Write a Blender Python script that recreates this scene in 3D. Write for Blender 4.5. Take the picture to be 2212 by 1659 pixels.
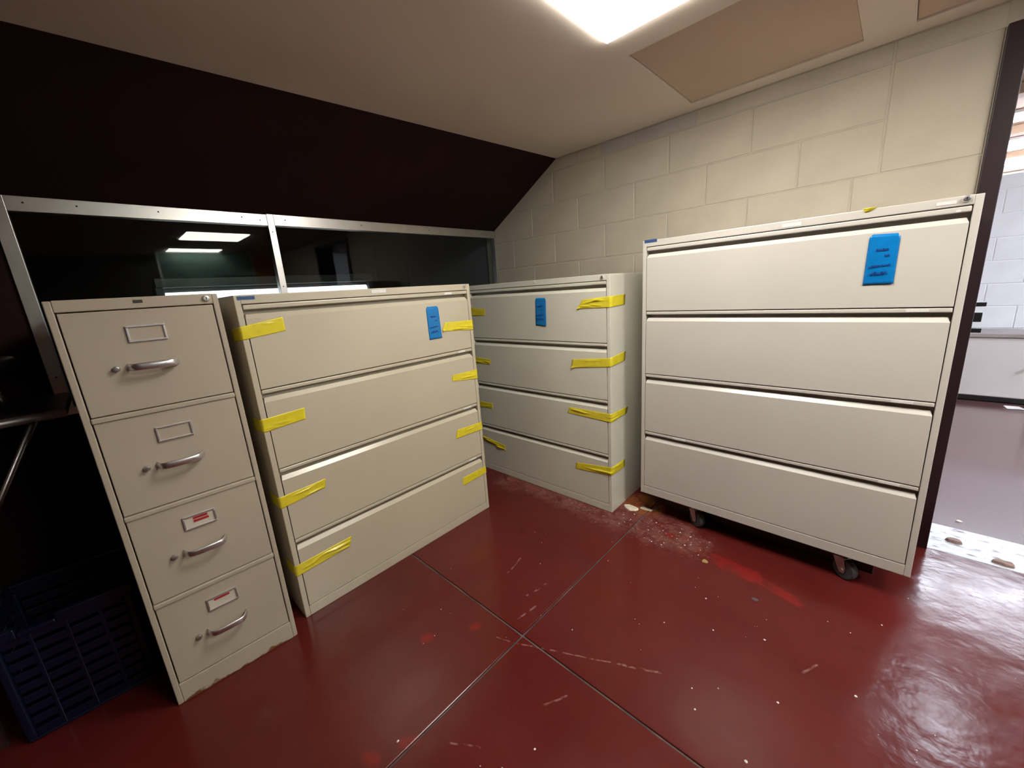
import bpy, bmesh, math, random
from mathutils import Vector, Matrix, noise

# ------------------------------------------------------------------ scene, camera, world, exposure
scene = bpy.context.scene
for o in list(bpy.data.objects):
    bpy.data.objects.remove(o, do_unlink=True)
COL = scene.collection

CAM_POS = Vector((0.0, 0.0, 1.2776))
RIGHT = Vector((0.724051, 0.686339, -0.068476))
UP = Vector((-0.112364, 0.215320, 0.970057))
FWD = Vector((-0.680532, 0.694677, -0.233023))
cam_data = bpy.data.cameras.new("camera")
cam_data.sensor_fit = 'HORIZONTAL'
cam_data.sensor_width = 36.0
cam_data.lens = 848.952 * 36.0 / 2212.0
cam_data.clip_start = 0.02
cam_data.clip_end = 60.0
cam = bpy.data.objects.new("camera", cam_data)
COL.objects.link(cam)
cam.matrix_world = Matrix(((RIGHT.x, UP.x, -FWD.x, CAM_POS.x),
                           (RIGHT.y, UP.y, -FWD.y, CAM_POS.y),
                           (RIGHT.z, UP.z, -FWD.z, CAM_POS.z),
                           (0, 0, 0, 1)))
scene.camera = cam

world = bpy.data.worlds.new("world")
scene.world = world
world.use_nodes = True
world.node_tree.nodes["Background"].inputs[0].default_value = (0.6, 0.7, 0.9, 1)
world.node_tree.nodes["Background"].inputs[1].default_value = 0.02

scene.view_settings.view_transform = 'Standard'
scene.view_settings.look = 'None'
scene.view_settings.gamma = 1.0
scene.view_settings.exposure = 0.0
scene.view_settings.use_curve_mapping = False

LAMP_RADIANCE = 24.5           # ceiling troffers of this room
LAMP_COLOR = (1.0, 0.975, 0.89)
LAMP2_RADIANCE = 36.0          # its two further troffers, right of and behind the camera
HALL_RADIANCE = 60.0           # cool fixtures of the hall beyond the doorway
HALL_COLOR = (0.80, 0.88, 1.0)

# ------------------------------------------------------------------ material helpers
def new_mat(name):
    m = bpy.data.materials.new(name)
    m.use_nodes = True
    nt = m.node_tree
    return m, nt, nt.nodes["Principled BSDF"]

def paint(name, color, rough=0.5, var=0.06, scale=6.0, bump=0.0, bump_scale=200.0, metallic=0.0, spec=0.5, coat=0.0):
    """A painted / plain surface: base colour with a soft cloudy variation and fine relief."""
    m, nt, b = new_mat(name)
    N, L = nt.nodes, nt.links
    tc = N.new("ShaderNodeTexCoord")
    n = N.new("ShaderNodeTexNoise"); n.inputs["Scale"].default_value = scale; n.inputs["Detail"].default_value = 4
    L.new(tc.outputs["Object"], n.inputs["Vector"])
    r = N.new("ShaderNodeValToRGB")
    c0 = [max(0, c * (1 - var)) for c in color]; c1 = [min(1, c * (1 + var)) for c in color]
    r.color_ramp.elements[0].position = 0.3; r.color_ramp.elements[1].position = 0.7
    r.color_ramp.elements[0].color = (*c0, 1); r.color_ramp.elements[1].color = (*c1, 1)
    L.new(n.outputs["Fac"], r.inputs["Fac"]); L.new(r.outputs["Color"], b.inputs["Base Color"])
    b.inputs["Roughness"].default_value = rough
    b.inputs["Metallic"].default_value = metallic
    b.inputs["Specular IOR Level"].default_value = spec
    b.inputs["Coat Weight"].default_value = coat
    if bump > 0:
        n2 = N.new("ShaderNodeTexNoise"); n2.inputs["Scale"].default_value = bump_scale; n2.inputs["Detail"].default_value = 3
        L.new(tc.outputs["Object"], n2.inputs["Vector"])
        bp = N.new("ShaderNodeBump"); bp.inputs["Strength"].default_value = bump; bp.inputs["Distance"].default_value = 0.002
        L.new(n2.outputs["Fac"], bp.inputs["Height"]); L.new(bp.outputs["Normal"], b.inputs["Normal"])
    return m

def emitter(name, color, strength):
    m, nt, b = new_mat(name)
    b.inputs["Base Color"].default_value = (0.8, 0.8, 0.8, 1)
    b.inputs["Emission Color"].default_value = (*color, 1)
    b.inputs["Emission Strength"].default_value = strength
    return m

def rusty_paint(name, color, rough):
    """Beige enamel with rust creeping up the bottom few centimetres of the plinth."""
    m = paint(name, color, rough, 0.05, 4.0, 0.05, 400)
    nt = m.node_tree; N, L = nt.nodes, nt.links; b = N["Principled BSDF"]
    src = b.inputs["Base Color"].links[0].from_socket
    tc = N.new("ShaderNodeTexCoord"); sx = N.new("ShaderNodeSeparateXYZ"); L.new(tc.outputs["Object"], sx.inputs[0])
    n = N.new("ShaderNodeTexNoise"); n.inputs["Scale"].default_value = 30; n.inputs["Detail"].default_value = 6
    L.new(tc.outputs["Object"], n.inputs["Vector"])
    mr = N.new("ShaderNodeMapRange"); mr.inputs["From Min"].default_value = 0.0; mr.inputs["From Max"].default_value = 0.035
    mr.inputs["To Min"].default_value = 0.28; mr.inputs["To Max"].default_value = -0.35
    L.new(sx.outputs["Z"], mr.inputs["Value"])
    ad = N.new("ShaderNodeMath"); ad.operation = 'ADD'; L.new(n.outputs["Fac"], ad.inputs[0]); L.new(mr.outputs[0], ad.inputs[1])
    rp = N.new("ShaderNodeValToRGB"); rp.color_ramp.elements[0].position = 0.60; rp.color_ramp.elements[1].position = 0.72
    L.new(ad.outputs[0], rp.inputs["Fac"])
    mx = N.new("ShaderNodeMix"); mx.data_type = 'RGBA'
    L.new(rp.outputs["Color"], mx.inputs["Factor"]); L.new(src, mx.inputs["A"]); mx.inputs["B"].default_value = (0.16, 0.07, 0.025, 1)
    L.new(mx.outputs["Result"], b.inputs["Base Color"])
    return m

M = {}
M["beige1"] = rusty_paint("beige enamel of vertical cabinet", (0.455, 0.39, 0.30), 0.42)
M["beige2"] = paint("beige enamel of lateral cabinet", (0.53, 0.47, 0.36), 0.27, 0.03, 3, 0.03, 500, spec=0.7)
M["beige3"] = paint("putty enamel of corner cabinet", (0.66, 0.64, 0.55), 0.27, 0.03, 3, 0.03, 500, spec=0.7)
M["beige4"] = paint("pale putty enamel of dolly cabinet", (0.585, 0.55, 0.50), 0.27, 0.03, 3, 0.03, 500, spec=0.7)
M["block"] = paint("cream painted concrete block", (0.52, 0.46, 0.37), 0.62, 0.07, 5, 0.5, 90)
M["block_top"] = paint("lilac grey painted course", (0.46, 0.42, 0.40), 0.65, 0.08, 5, 0.4, 90)
M["mortar"] = paint("painted mortar", (0.50, 0.44, 0.355), 0.8, 0.1, 12, 0.3, 150)
M["ceiling"] = paint("cream ceiling paint", (0.74, 0.64, 0.56), 0.75, 0.04, 2, 0.05, 80)
M["ceiling_panel"] = paint("tan ceiling panel paint", (0.56, 0.43, 0.335), 0.75, 0.06, 2, 0.05, 80)
M["maroon_wall"] = paint("dark maroon wall paint", (0.020, 0.0055, 0.0055), 0.75, 0.15, 3, 0.1, 60, spec=0.2)
M["maroon_frame"] = paint("maroon door frame enamel", (0.020, 0.0065, 0.0095), 0.42, 0.1, 5, 0.05, 90)
M["aluminium"] = paint("brushed aluminium", (0.62, 0.60, 0.58), 0.33, 0.06, 8, 0.03, 300, metallic=1.0)
M["chrome"] = paint("chrome", (0.80, 0.79, 0.80), 0.26, 0.03, 8, 0, metallic=1.0)
M["handle"] = paint("polished nickel", (0.78, 0.77, 0.79), 0.34, 0.05, 30, 0, metallic=1.0)
M["holder"] = paint("satin nickel", (0.66, 0.64, 0.66), 0.45, 0.05, 30, 0, metallic=1.0)
M["dull_steel"] = paint("zinc plated steel", (0.58, 0.56, 0.57), 0.38, 0.1, 40, 0, metallic=1.0)
M["dark_steel"] = paint("dark steel", (0.03, 0.03, 0.033), 0.45, 0.1, 20, 0, metallic=0.6)
M["rubber"] = paint("grey rubber", (0.055, 0.055, 0.06), 0.7, 0.15, 40)
M["tape"] = paint("yellow plastic tape", (0.74, 0.62, 0.030), 0.24, 0.07, 30, 0.1, 60, spec=0.6)
M["tag_blue"] = paint("blue plastic tag", (0.003, 0.175, 0.50), 0.22, 0.05, 40, 0, spec=0.6)
M["ink"] = paint("dark blue ink", (0.004, 0.045, 0.26), 0.6, 0.1, 90)
M["white_label"] = paint("white paper label", (0.72, 0.70, 0.68), 0.6, 0.06, 120)
M["card"] = paint("cream index card", (0.60, 0.53, 0.43), 0.7, 0.05, 60)
M["red_ink"] = paint("red label tape", (0.40, 0.025, 0.03), 0.5, 0.1, 100)
M["badge_blue"] = paint("blue maker badge", (0.045, 0.10, 0.26), 0.4, 0.15, 200)
M["badge_text"] = paint("badge lettering", (0.02, 0.035, 0.09), 0.5, 0.05, 50)
M["black_badge"] = paint("dark bronze badge", (0.05, 0.04, 0.035), 0.35, 0.2, 300)
M["crate"] = paint("navy blue plastic", (0.0035, 0.0065, 0.024), 0.27, 0.1, 12, 0.05, 100)
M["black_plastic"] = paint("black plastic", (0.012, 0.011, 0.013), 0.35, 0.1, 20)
M["wood_dark"] = paint("dark plywood", (0.07, 0.04, 0.025), 0.6, 0.25, 14)
M["orange_wood"] = paint("orange brown veneer", (0.50, 0.20, 0.07), 0.5, 0.2, 6)
M["chalk"] = paint("green chalkboard", (0.16, 0.27, 0.24), 0.7, 0.35, 3)
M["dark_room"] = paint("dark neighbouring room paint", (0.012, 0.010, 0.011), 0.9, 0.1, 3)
M["grey_panel"] = paint("grey partition", (0.20, 0.20, 0.22), 0.8, 0.05, 3)
M["hall_wall"] = paint("white painted block", (0.74, 0.75, 0.77), 0.6, 0.04, 5, 0.3, 90)
M["hall_cab"] = paint("off white cabinet enamel", (0.66, 0.62, 0.60), 0.45, 0.03, 5)
M["hall_brown"] = paint("brown ceiling boards", (0.30, 0.19, 0.12), 0.7, 0.15, 4)
M["counter"] = paint("grey counter", (0.33, 0.29, 0.28), 0.6, 0.1, 8)
M["plaster"] = paint("pale plaster flake", (0.62, 0.55, 0.44), 0.85, 0.15, 40, 0.5, 100)
M["grit"] = paint("white grit", (0.75, 0.72, 0.68), 0.7, 0.15, 100)
M["brick_chip"] = paint("pinkish brown chip", (0.30, 0.20, 0.17), 0.8, 0.2, 60, 0.5, 100)
M["ochre_chip"] = paint("ochre scrap", (0.35, 0.22, 0.07), 0.7, 0.2, 60)
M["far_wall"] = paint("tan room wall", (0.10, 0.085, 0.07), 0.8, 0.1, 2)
M["lamp"] = emitter("troffer diffuser", LAMP_COLOR, LAMP_RADIANCE)
M["lamp_far"] = emitter("further troffer diffuser", LAMP_COLOR, LAMP2_RADIANCE)
M["hall_lamp_near"] = emitter("near hall diffuser", HALL_COLOR, 26.0)
M["hall_lamp"] = emitter("hall diffuser", HALL_COLOR, HALL_RADIANCE)
M["shelf_lamp"] = emitter("strip lamp tube", (0.92, 0.94, 1.0), 3.2)
M["sky_pane"] = emitter("daylit window", (0.78, 0.88, 1.0), 14.0)

def glass_mat():
    m, nt, b = new_mat("window glass")
    N, L = nt.nodes, nt.links
    N.remove(b)
    t = N.new("ShaderNodeBsdfTransparent"); t.inputs[0].default_value = (0.80, 0.84, 0.83, 1)
    g = N.new("ShaderNodeBsdfGlossy"); g.inputs["Roughness"].default_value = 0.0; g.inputs[0].default_value = (0.95, 0.95, 0.95, 1)
    mx = N.new("ShaderNodeMixShader"); mx.inputs[0].default_value = 0.018
    L.new(t.outputs[0], mx.inputs[1]); L.new(g.outputs[0], mx.inputs[2])
    L.new(mx.outputs[0], N["Material Output"].inputs[0])
    return m
M["glass"] = glass_mat()

# ------------------------------------------------------------------ floor paint with its wear marks
def floor_mat():
    m, nt, b = new_mat("red floor paint")
    N, L = nt.nodes, nt.links
    geo = N.new("ShaderNodeNewGeometry")
    pos = geo.outputs["Position"]
    def noise_tex(scale, detail=4, rough=0.5, dist=0.0):
        n = N.new("ShaderNodeTexNoise"); n.inputs["Scale"].default_value = scale; n.inputs["Detail"].default_value = detail
        n.inputs["Roughness"].default_value = rough; n.inputs["Distortion"].default_value = dist
        L.new(pos, n.inputs["Vector"]); return n
    def math_(op, a, b_=None, clamp=False):
        x = N.new("ShaderNodeMath"); x.operation = op; x.use_clamp = clamp
        for i, v in enumerate((a, b_)):
            if v is None: continue
            if isinstance(v, (int, float)): x.inputs[i].default_value = v
            else: L.new(v, x.inputs[i])
        return x.outputs[0]
    def vmath(op, a, b_=None):
        x = N.new("ShaderNodeVectorMath"); x.operation = op
        for i, v in enumerate((a, b_)):
            if v is None: continue
            if isinstance(v, tuple): x.inputs[i].default_value = v
            else: L.new(v, x.inputs[i])
        return x
    wob = noise_tex(9, 4)
    wv = vmath('SUBTRACT', wob.outputs["Color"], (0.5, 0.5, 0.5)).outputs[0]
    def seg(ax, ay, bx, by, w, soft, wobble=0.05):
        """1 inside a band of half width w round the segment a-b, falling to 0 over soft."""
        sc = N.new("ShaderNodeVectorMath"); sc.operation = 'SCALE'; L.new(wv, sc.inputs[0]); sc.inputs["Scale"].default_value = wobble
        p = vmath('ADD', pos, sc.outputs[0]).outputs[0]
        p = vmath('MULTIPLY', p, (1, 1, 0)).outputs[0]
        pa = vmath('SUBTRACT', p, (ax, ay, 0)).outputs[0]
        d = (bx - ax, by - ay, 0); l2 = max(1e-9, d[0] ** 2 + d[1] ** 2)
        t = vmath('DOT_PRODUCT', pa, d).outputs["Value"]
        t = math_('DIVIDE', t, l2, True)
        dv = N.new("ShaderNodeVectorMath"); dv.operation = 'SCALE'; dv.inputs[0].default_value = d; L.new(t, dv.inputs["Scale"])
        q = vmath('SUBTRACT', pa, dv.outputs[0]).outputs[0]
        ln = vmath('LENGTH', q).outputs["Value"]
        mr = N.new("ShaderNodeMapRange"); mr.interpolation_type = 'SMOOTHSTEP'
        L.new(ln, mr.inputs["Value"]); mr.inputs["From Min"].default_value = w; mr.inputs["From Max"].default_value = w + soft
        mr.inputs["To Min"].default_value = 1; mr.inputs["To Max"].default_value = 0
        return mr.outputs[0]
    def ramp(v, lo, hi):
        mr = N.new("ShaderNodeMapRange"); mr.interpolation_type = 'SMOOTHSTEP'; L.new(v, mr.inputs["Value"])
        mr.inputs["From Min"].default_value = lo; mr.inputs["From Max"].default_value = hi
        return mr.outputs[0]
    cur = [None]
    def layer(col, fac):
        mx = N.new("ShaderNodeMix"); mx.data_type = 'RGBA'
        if isinstance(fac, float): mx.inputs["Factor"].default_value = fac
        else: L.new(fac, mx.inputs["Factor"])
        L.new(cur[0], mx.inputs["A"]); mx.inputs["B"].default_value = (*col, 1)
        cur[0] = mx.outputs["Result"]
    def vmax(vals):
        r = vals[0]
        for v in vals[1:]: r = math_('MAXIMUM', r, v)
        return r
    big = noise_tex(1.6, 5, 0.6)
    rp = N.new("ShaderNodeValToRGB"); rp.color_ramp.elements[0].position = 0.3; rp.color_ramp.elements[1].position = 0.7
    rp.color_ramp.elements[0].color = (0.082, 0.0095, 0.0080, 1); rp.color_ramp.elements[1].color = (0.112, 0.0135, 0.0115, 1)
    L.new(big.outputs["Fac"], rp.inputs["Fac"]); cur[0] = rp.outputs["Color"]
    # bright red touch-ups
    red = vmax([seg(-0.46, 1.74, -0.32, 1.72, 0.030, 0.02), seg(-0.36, 1.74, -0.14, 1.668, 0.018, 0.012, 0.03),
                seg(-1.159, 0.613, -1.150, 0.62, 0.006, 0.022, 0.03), seg(-1.055, 0.763, -1.05, 0.77, 0.004, 0.022, 0.03),
                seg(-0.905, 0.36, -0.88, 0.39, 0.004, 0.016, 0.03), seg(-0.95, 0.27, -0.93, 0.28, 0.006, 0.02, 0.03),
                seg(-0.70, 1.79, -0.69, 1.79, 0.010, 0.02)])
    patchn = ramp(noise_tex(14, 4).outputs["Fac"], 0.30, 0.55)
    layer((0.21, 0.012, 0.011), math_('MULTIPLY', red, math_('MULTIPLY', patchn, 0.75)))
    # scuffed dusty streak in front of the corner cabinet and the first caster
    n2 = noise_tex(13, 7, 0.7, 0.8)
    streak = vmax([seg(-1.80, 1.72, -1.10, 1.75, 0.005, 0.11, 0.12), seg(-1.10, 1.76, -0.60, 1.79, 0.015, 0.15, 0.16), seg(-0.95, 1.88, -0.66, 1.86, 0.02, 0.13, 0.16)])
    layer((0.19, 0.075, 0.062), math_('MULTIPLY', streak, math_('MULTIPLY', ramp(n2.outputs["Fac"], 0.38, 0.62), 0.75)))
    n3 = noise_tex(60, 5, 0.7)
    layer((0.42, 0.33, 0.27), math_('MULTIPLY', streak, math_('MULTIPLY', ramp(n3.outputs["Fac"], 0.57, 0.68), 0.85)))
    layer((0.20, 0.03, 0.02), math_('MULTIPLY', streak, math_('MULTIPLY', ramp(noise_tex(17, 4).outputs["Fac"], 0.58, 0.66), 0.7)))
    # bare rusty patch beside the corner cabinet
    layer((0.24, 0.075, 0.022), math_('MULTIPLY', seg(-0.97, 2.0, -0.90, 1.97, 0.06, 0.05), ramp(n2.outputs["Fac"], 0.34, 0.52)))
    # pale scratches
    sc = vmax([seg(-1.156, 1.042, -1.186, 1.203, 0.0015, 0.003, 0.02), seg(-0.947, 0.905, -0.93, 1.00, 0.002, 0.004, 0.03),
               seg(-1.00, 1.02, -0.975, 1.14, 0.002, 0.005, 0.03), seg(-0.85, 0.83, -0.56, 0.98, 0.001, 0.003, 0.02),
               seg(-0.95, 0.79, -0.85, 0.83, 0.001, 0.003, 0.02), seg(-0.56, 0.98, -0.42, 1.05, 0.0015, 0.004, 0.02),
               seg(-0.66, 0.70, -0.62, 0.78, 0.0012, 0.004, 0.02),
               seg(-0.05, 1.40, -0.08, 1.34, 0.0015, 0.004, 0.02), seg(-0.80, 0.45, -0.72, 0.50, 0.001, 0.003, 0.02)])
    layer((0.30, 0.16, 0.14), math_('MULTIPLY', sc, math_('MULTIPLY', ramp(noise_tex(35, 3).outputs["Fac"], 0.40, 0.58), 0.6)))
    # scattered dull scuffs
    n5 = noise_tex(7, 6, 0.7, 0.6)
    layer((0.14, 0.035, 0.035), math_('MULTIPLY', ramp(n5.outputs["Fac"], 0.62, 0.78), 0.35))
    n6 = noise_tex(5, 5, 0.6)
    layer((0.045, 0.006, 0.006), math_('MULTIPLY', ramp(n6.outputs["Fac"], 0.60, 0.75), 0.4))
    L.new(cur[0], b.inputs["Base Color"])
    # gloss: rougher where dusty
    rr = N.new("ShaderNodeMapRange"); L.new(noise_tex(6, 5, 0.6).outputs["Fac"], rr.inputs["Value"])
    rr.inputs["From Min"].default_value = 0.3; rr.inputs["From Max"].default_value = 0.7
    rr.inputs["To Min"].default_value = 0.14; rr.inputs["To Max"].default_value = 0.26
    L.new(math_('ADD', rr.outputs[0], math_('MULTIPLY', streak, 0.35)), b.inputs["Roughness"])
    b.inputs["Specular IOR Level"].default_value = 0.36
    bn = noise_tex(15, 3, 0.5); bn2 = noise_tex(3.0, 3, 0.5)
    lump = math_('ADD', math_('MULTIPLY', bn.outputs["Fac"], 0.35), bn2.outputs["Fac"])
    # lumpier, thicker paint near the doorway
    near = seg(0.25, 1.2, 0.45, 2.4, 0.10, 0.35, 0.0)
    amt = math_('ADD', 0.16, math_('MULTIPLY', near, 0.24))
    bp = N.new("ShaderNodeBump"); bp.inputs["Distance"].default_value = 0.012
    L.new(amt, bp.inputs["Strength"]); L.new(lump, bp.inputs["Height"]); L.new(bp.outputs["Normal"], b.inputs["Normal"])
    return m
M["floor"] = floor_mat()

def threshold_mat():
    m, nt, b = new_mat("worn threshold with painted daylight glare")
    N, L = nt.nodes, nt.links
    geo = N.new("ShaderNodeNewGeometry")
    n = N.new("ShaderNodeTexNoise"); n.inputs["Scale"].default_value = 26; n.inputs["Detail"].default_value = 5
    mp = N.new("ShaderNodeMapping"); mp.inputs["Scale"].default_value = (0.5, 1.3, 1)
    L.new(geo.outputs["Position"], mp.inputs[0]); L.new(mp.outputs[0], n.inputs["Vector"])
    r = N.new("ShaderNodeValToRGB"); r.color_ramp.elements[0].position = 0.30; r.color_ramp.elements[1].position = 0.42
    r.color_ramp.elements[0].color = (0.17, 0.10, 0.12, 1); r.color_ramp.elements[1].color = (0.66, 0.69, 0.76, 1)  # pale blue-white tone paints in the daylight glare on the worn strip
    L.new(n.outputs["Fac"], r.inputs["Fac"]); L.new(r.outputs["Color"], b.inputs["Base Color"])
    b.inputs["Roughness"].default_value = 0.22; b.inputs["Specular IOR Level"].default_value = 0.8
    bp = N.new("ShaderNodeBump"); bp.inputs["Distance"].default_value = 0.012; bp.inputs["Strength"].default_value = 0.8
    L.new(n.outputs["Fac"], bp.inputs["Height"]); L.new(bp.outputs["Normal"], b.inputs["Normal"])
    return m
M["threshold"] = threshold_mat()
M["hall_floor"] = paint("hall floor paint", (0.115, 0.048, 0.050), 0.16, 0.10, 3, 0.12, 12, spec=1.0, coat=0.8)
M["hall_floor"].node_tree.nodes["Principled BSDF"].inputs["Coat Roughness"].default_value = 0.22
M["subfloor"] = paint("dusty joint filler", (0.085, 0.065, 0.063), 0.8, 0.7, 9, 0.4, 120)

# ------------------------------------------------------------------ mesh helpers
class MB:
    def __init__(self): self.v, self.f = [], []
    def add(self, verts, faces):
        o = len(self.v); self.v += [tuple(v) for v in verts]; self.f += [tuple(i + o for i in f) for f in faces]; return self
    def box(self, x0, x1, y0, y1, z0, z1):
        v = [(x0, y0, z0), (x1, y0, z0), (x1, y1, z0), (x0, y1, z0), (x0, y0, z1), (x1, y0, z1), (x1, y1, z1), (x0, y1, z1)]
        return self.add(v, [(0, 3, 2, 1), (4, 5, 6, 7), (0, 1, 5, 4), (1, 2, 6, 5), (2, 3, 7, 6), (3, 0, 4, 7)])
    def prism_x(self, prof, x0, x1):
        """prof: (y, z) polygon, extruded along x."""
        n = len(prof)
        v = [(x0, y, z) for y, z in prof] + [(x1, y, z) for y, z in prof]
        f = [tuple(range(n)), tuple(range(2 * n - 1, n - 1, -1))]
        f += [(i, i + n, (i + 1) % n + n, (i + 1) % n) for i in range(n)]
        return self.add(v, f)
    def prism_y(self, prof, y0, y1):
        n = len(prof)
        v = [(x, y0, z) for x, z in prof] + [(x, y1, z) for x, z in prof]
        f = [tuple(range(n)), tuple(range(2 * n - 1, n - 1, -1))]
        f += [(i, i + n, (i + 1) % n + n, (i + 1) % n) for i in range(n)]
        return self.add(v, f)
    def prism_z(self, prof, z0, z1):
        n = len(prof)
        v = [(x, y, z0) for x, y in prof] + [(x, y, z1) for x, y in prof]
        f = [tuple(range(n)), tuple(range(2 * n - 1, n - 1, -1))]
        f += [(i, i + n, (i + 1) % n + n, (i + 1) % n) for i in range(n)]
        return self.add(v, f)
    def tube(self, pts, r, n=10, rv=None):
        """A round (or, with rv, oval) rod along a polyline."""
        pts = [Vector(p) for p in pts]; rings = []
        prev = None
        for i, p in enumerate(pts):
            d = (pts[min(i + 1, len(pts) - 1)] - pts[max(i - 1, 0)]).normalized()
            up = Vector((0, 0, 1)) if abs(d.z) < 0.95 else Vector((0, 1, 0))
            if prev is not None: up = prev
            a = d.cross(up).normalized(); c = a.cross(d).normalized(); prev = c
            rings.append([p + a * (math.cos(t) * r) + c * (math.sin(t) * (rv or r)) for t in [2 * math.pi * k / n for k in range(n)]])
        v = [q for R in rings for q in R]; f = []
        for i in range(len(rings) - 1):
            for k in range(n):
                f.append((i * n + k, i * n + (k + 1) % n, (i + 1) * n + (k + 1) % n, (i + 1) * n + k))
        f.append(tuple(range(n - 1, -1, -1))); f.append(tuple((len(rings) - 1) * n + k for k in range(n)))
        return self.add(v, f)
    def lathe(self, prof, origin, axis, n=20):
        """prof: (distance along axis, radius)."""
        o = Vector(origin); d = Vector(axis).normalized()
        a = d.orthogonal().normalized(); c = d.cross(a)
        v, f = [], []
        for t, r in prof:
            for k in range(n):
                an = 2 * math.pi * k / n
                v.append(o + d * t + (a * math.cos(an) + c * math.sin(an)) * max(r, 1e-5))
        for i in range(len(prof) - 1):
            for k in range(n):
                f.append((i * n + k, i * n + (k + 1) % n, (i + 1) * n + (k + 1) % n, (i + 1) * n + k))
        f.append(tuple(range(n - 1, -1, -1))); f.append(tuple((len(prof) - 1) * n + k for k in range(n)))
        return self.add(v, f)
    def mesh(self, name, mat):
        me = bpy.data.meshes.new(name)
        me.from_pydata([tuple(v) for v in self.v], [], self.f)
        me.validate()
        bm = bmesh.new(); bm.from_mesh(me); bmesh.ops.recalc_face_normals(bm, faces=bm.faces); bm.to_mesh(me); bm.free()
        me.materials.append(mat)
        return me
    def build(self, name, mat, parent=None, bevel=0.0, smooth=False, seg=2):
        o = bpy.data.objects.new(name, self.mesh(name, mat))
        COL.objects.link(o)
        if parent is not None: o.parent = parent
        if bevel:
            md = o.modifiers.new("bevel", 'BEVEL'); md.width = bevel; md.segments = seg; md.limit_method = 'ANGLE'; md.angle_limit = math.radians(40)
            md.harden_normals = False
        if smooth:
            for p in o.data.polygons: p.use_smooth = True
        return o

def tag(o, label=None, cat=None, group=None, kind=None):
    if label: o["label"] = label
    if cat: o["category"] = cat
    if group: o["group"] = group
    if kind: o["kind"] = kind
    return o

def empty(name, loc, rz=0.0):
    e = bpy.data.objects.new(name, None); COL.objects.link(e)
    e.location = loc; e.rotation_euler = (0, 0, rz); e.empty_display_size = 0.1
    return e

# ------------------------------------------------------------------ the room shell
XB, YW, ZC = -2.434, 2.400, 2.125        # window wall, block wall, ceiling
X_FAR, Y_LEFT = 3.2, -3.2

floor = MB().box(XB - 0.2, X_FAR, Y_LEFT, YW + 0.27, -0.12, -0.005).build("floor", M["subfloor"])
tag(floor, "glossy dark red painted concrete floor with crossing joints", "floor", kind="structure")
JX, JY, G = -0.880, 0.860, 0.0035
for (x0, x1) in ((XB - 0.2, JX - G), (JX + G, X_FAR)):
    for (y0, y1) in ((Y_LEFT, JY - G), (JY + G, YW)):
        MB().box(x0, x1, y0, y1, -0.02, 0.0).build("floor_slab", M["floor"], floor, bevel=0.003)

# doorway extents in the block wall
DX0, DX1, DZ = 0.234, 1.16, 2.00
FX0 = 0.179                                # outer edge of the frame
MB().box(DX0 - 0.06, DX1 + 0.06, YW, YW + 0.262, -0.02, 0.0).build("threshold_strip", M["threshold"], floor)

# block wall: a core and blocks with recessed joints
core = MB()
core.box(XB - 0.1, FX0 + 0.02, YW + 0.0025, YW + 0.20, 0, ZC + 0.3)
core.box(DX1 + 0.02, X_FAR, YW + 0.0025, YW + 0.20, 0, ZC + 0.3)
core.box(FX0 + 0.02, DX1 + 0.02, YW + 0.0025, YW + 0.20, DZ + 0.02, ZC + 0.3)
wall_right = core.build("wall_right", M["mortar"])
tag(wall_right, "cream painted concrete block wall beside the doorway", "wall", kind="structure")
BH, BL, ZJ = 0.203, 0.406, 1.6446
JT = 0.0032                                  # half joint
block_meshes = {}
def block(x0, x1, z0, z1, mat="block"):
    w, h = round(x1 - x0 - 2 * JT, 3), round(z1 - z0 - 2 * JT, 3)
    if w < 0.02 or h < 0.02: return
    k = (w, h, mat)
    if k not in block_meshes:
        mb = MB(); e = 0.003
        v = [(0, 0.0025, 0), (w, 0.0025, 0), (w, 0.0025, h), (0, 0.0025, h), (e, 0, e), (w - e, 0, e), (w - e, 0, h - e), (e, 0, h - e)]
        mb.add(v, [(4, 5, 6, 7), (0, 1, 5, 4), (1, 2, 6, 5), (2, 3, 7, 6), (3, 0, 4, 7), (3, 2, 1, 0)])
        block_meshes[k] = mb.mesh("concrete_block", M[mat])
    o = bpy.data.objects.new("concrete_block", block_meshes[k]); COL.objects.link(o)
    o.parent = wall_right; o.location = (x0 + JT, YW, z0 + JT)
SEAM = -0.108
def course(z0, z1, off, x_end, mat="block"):
    x = -1.207 + off - 4 * BL
    while x < x_end:
        a, c = max(x, XB), min(x + BL, x_end)
        if 0 < x_end - c < 0.10: c = x_end
        if c - a > 0.03 and a < x_end - 0.10: block(a, c, z0, z1, mat)
        x += BL
for k in range(-9, 3):
    z0, z1 = max(ZJ + k * BH, 0.0), min(ZJ + (k + 1) * BH, ZC)
    if z1 - z0 < 0.03: continue
    off = 0.0 if k % 2 == 0 else BL / 2
    if k == 2:
        course(z0, z1, off, -1.43); block(-1.43, -1.207, z0, z1, "block_top"); block(-1.207, -0.86, z0, z1, "block_top"); block(-0.86, SEAM, z0, z1); block(SEAM, FX0, z0, z1)
    elif k in (0, 1):
        course(z0, z1, off, SEAM)
    else:
        course(z0, z1, off, FX0)
block(SEAM, FX0, ZJ, ZJ + 2 * BH)
# blocks on the far side of the doorway
for k in range(-8, 3):
    z0, z1 = max(ZJ + k * BH, 0.0), min(ZJ + (k + 1) * BH, ZC)
    if z1 - z0 > 0.03: block(DX1 + 0.06, DX1 + 0.06 + BL, z0, z1)

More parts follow.
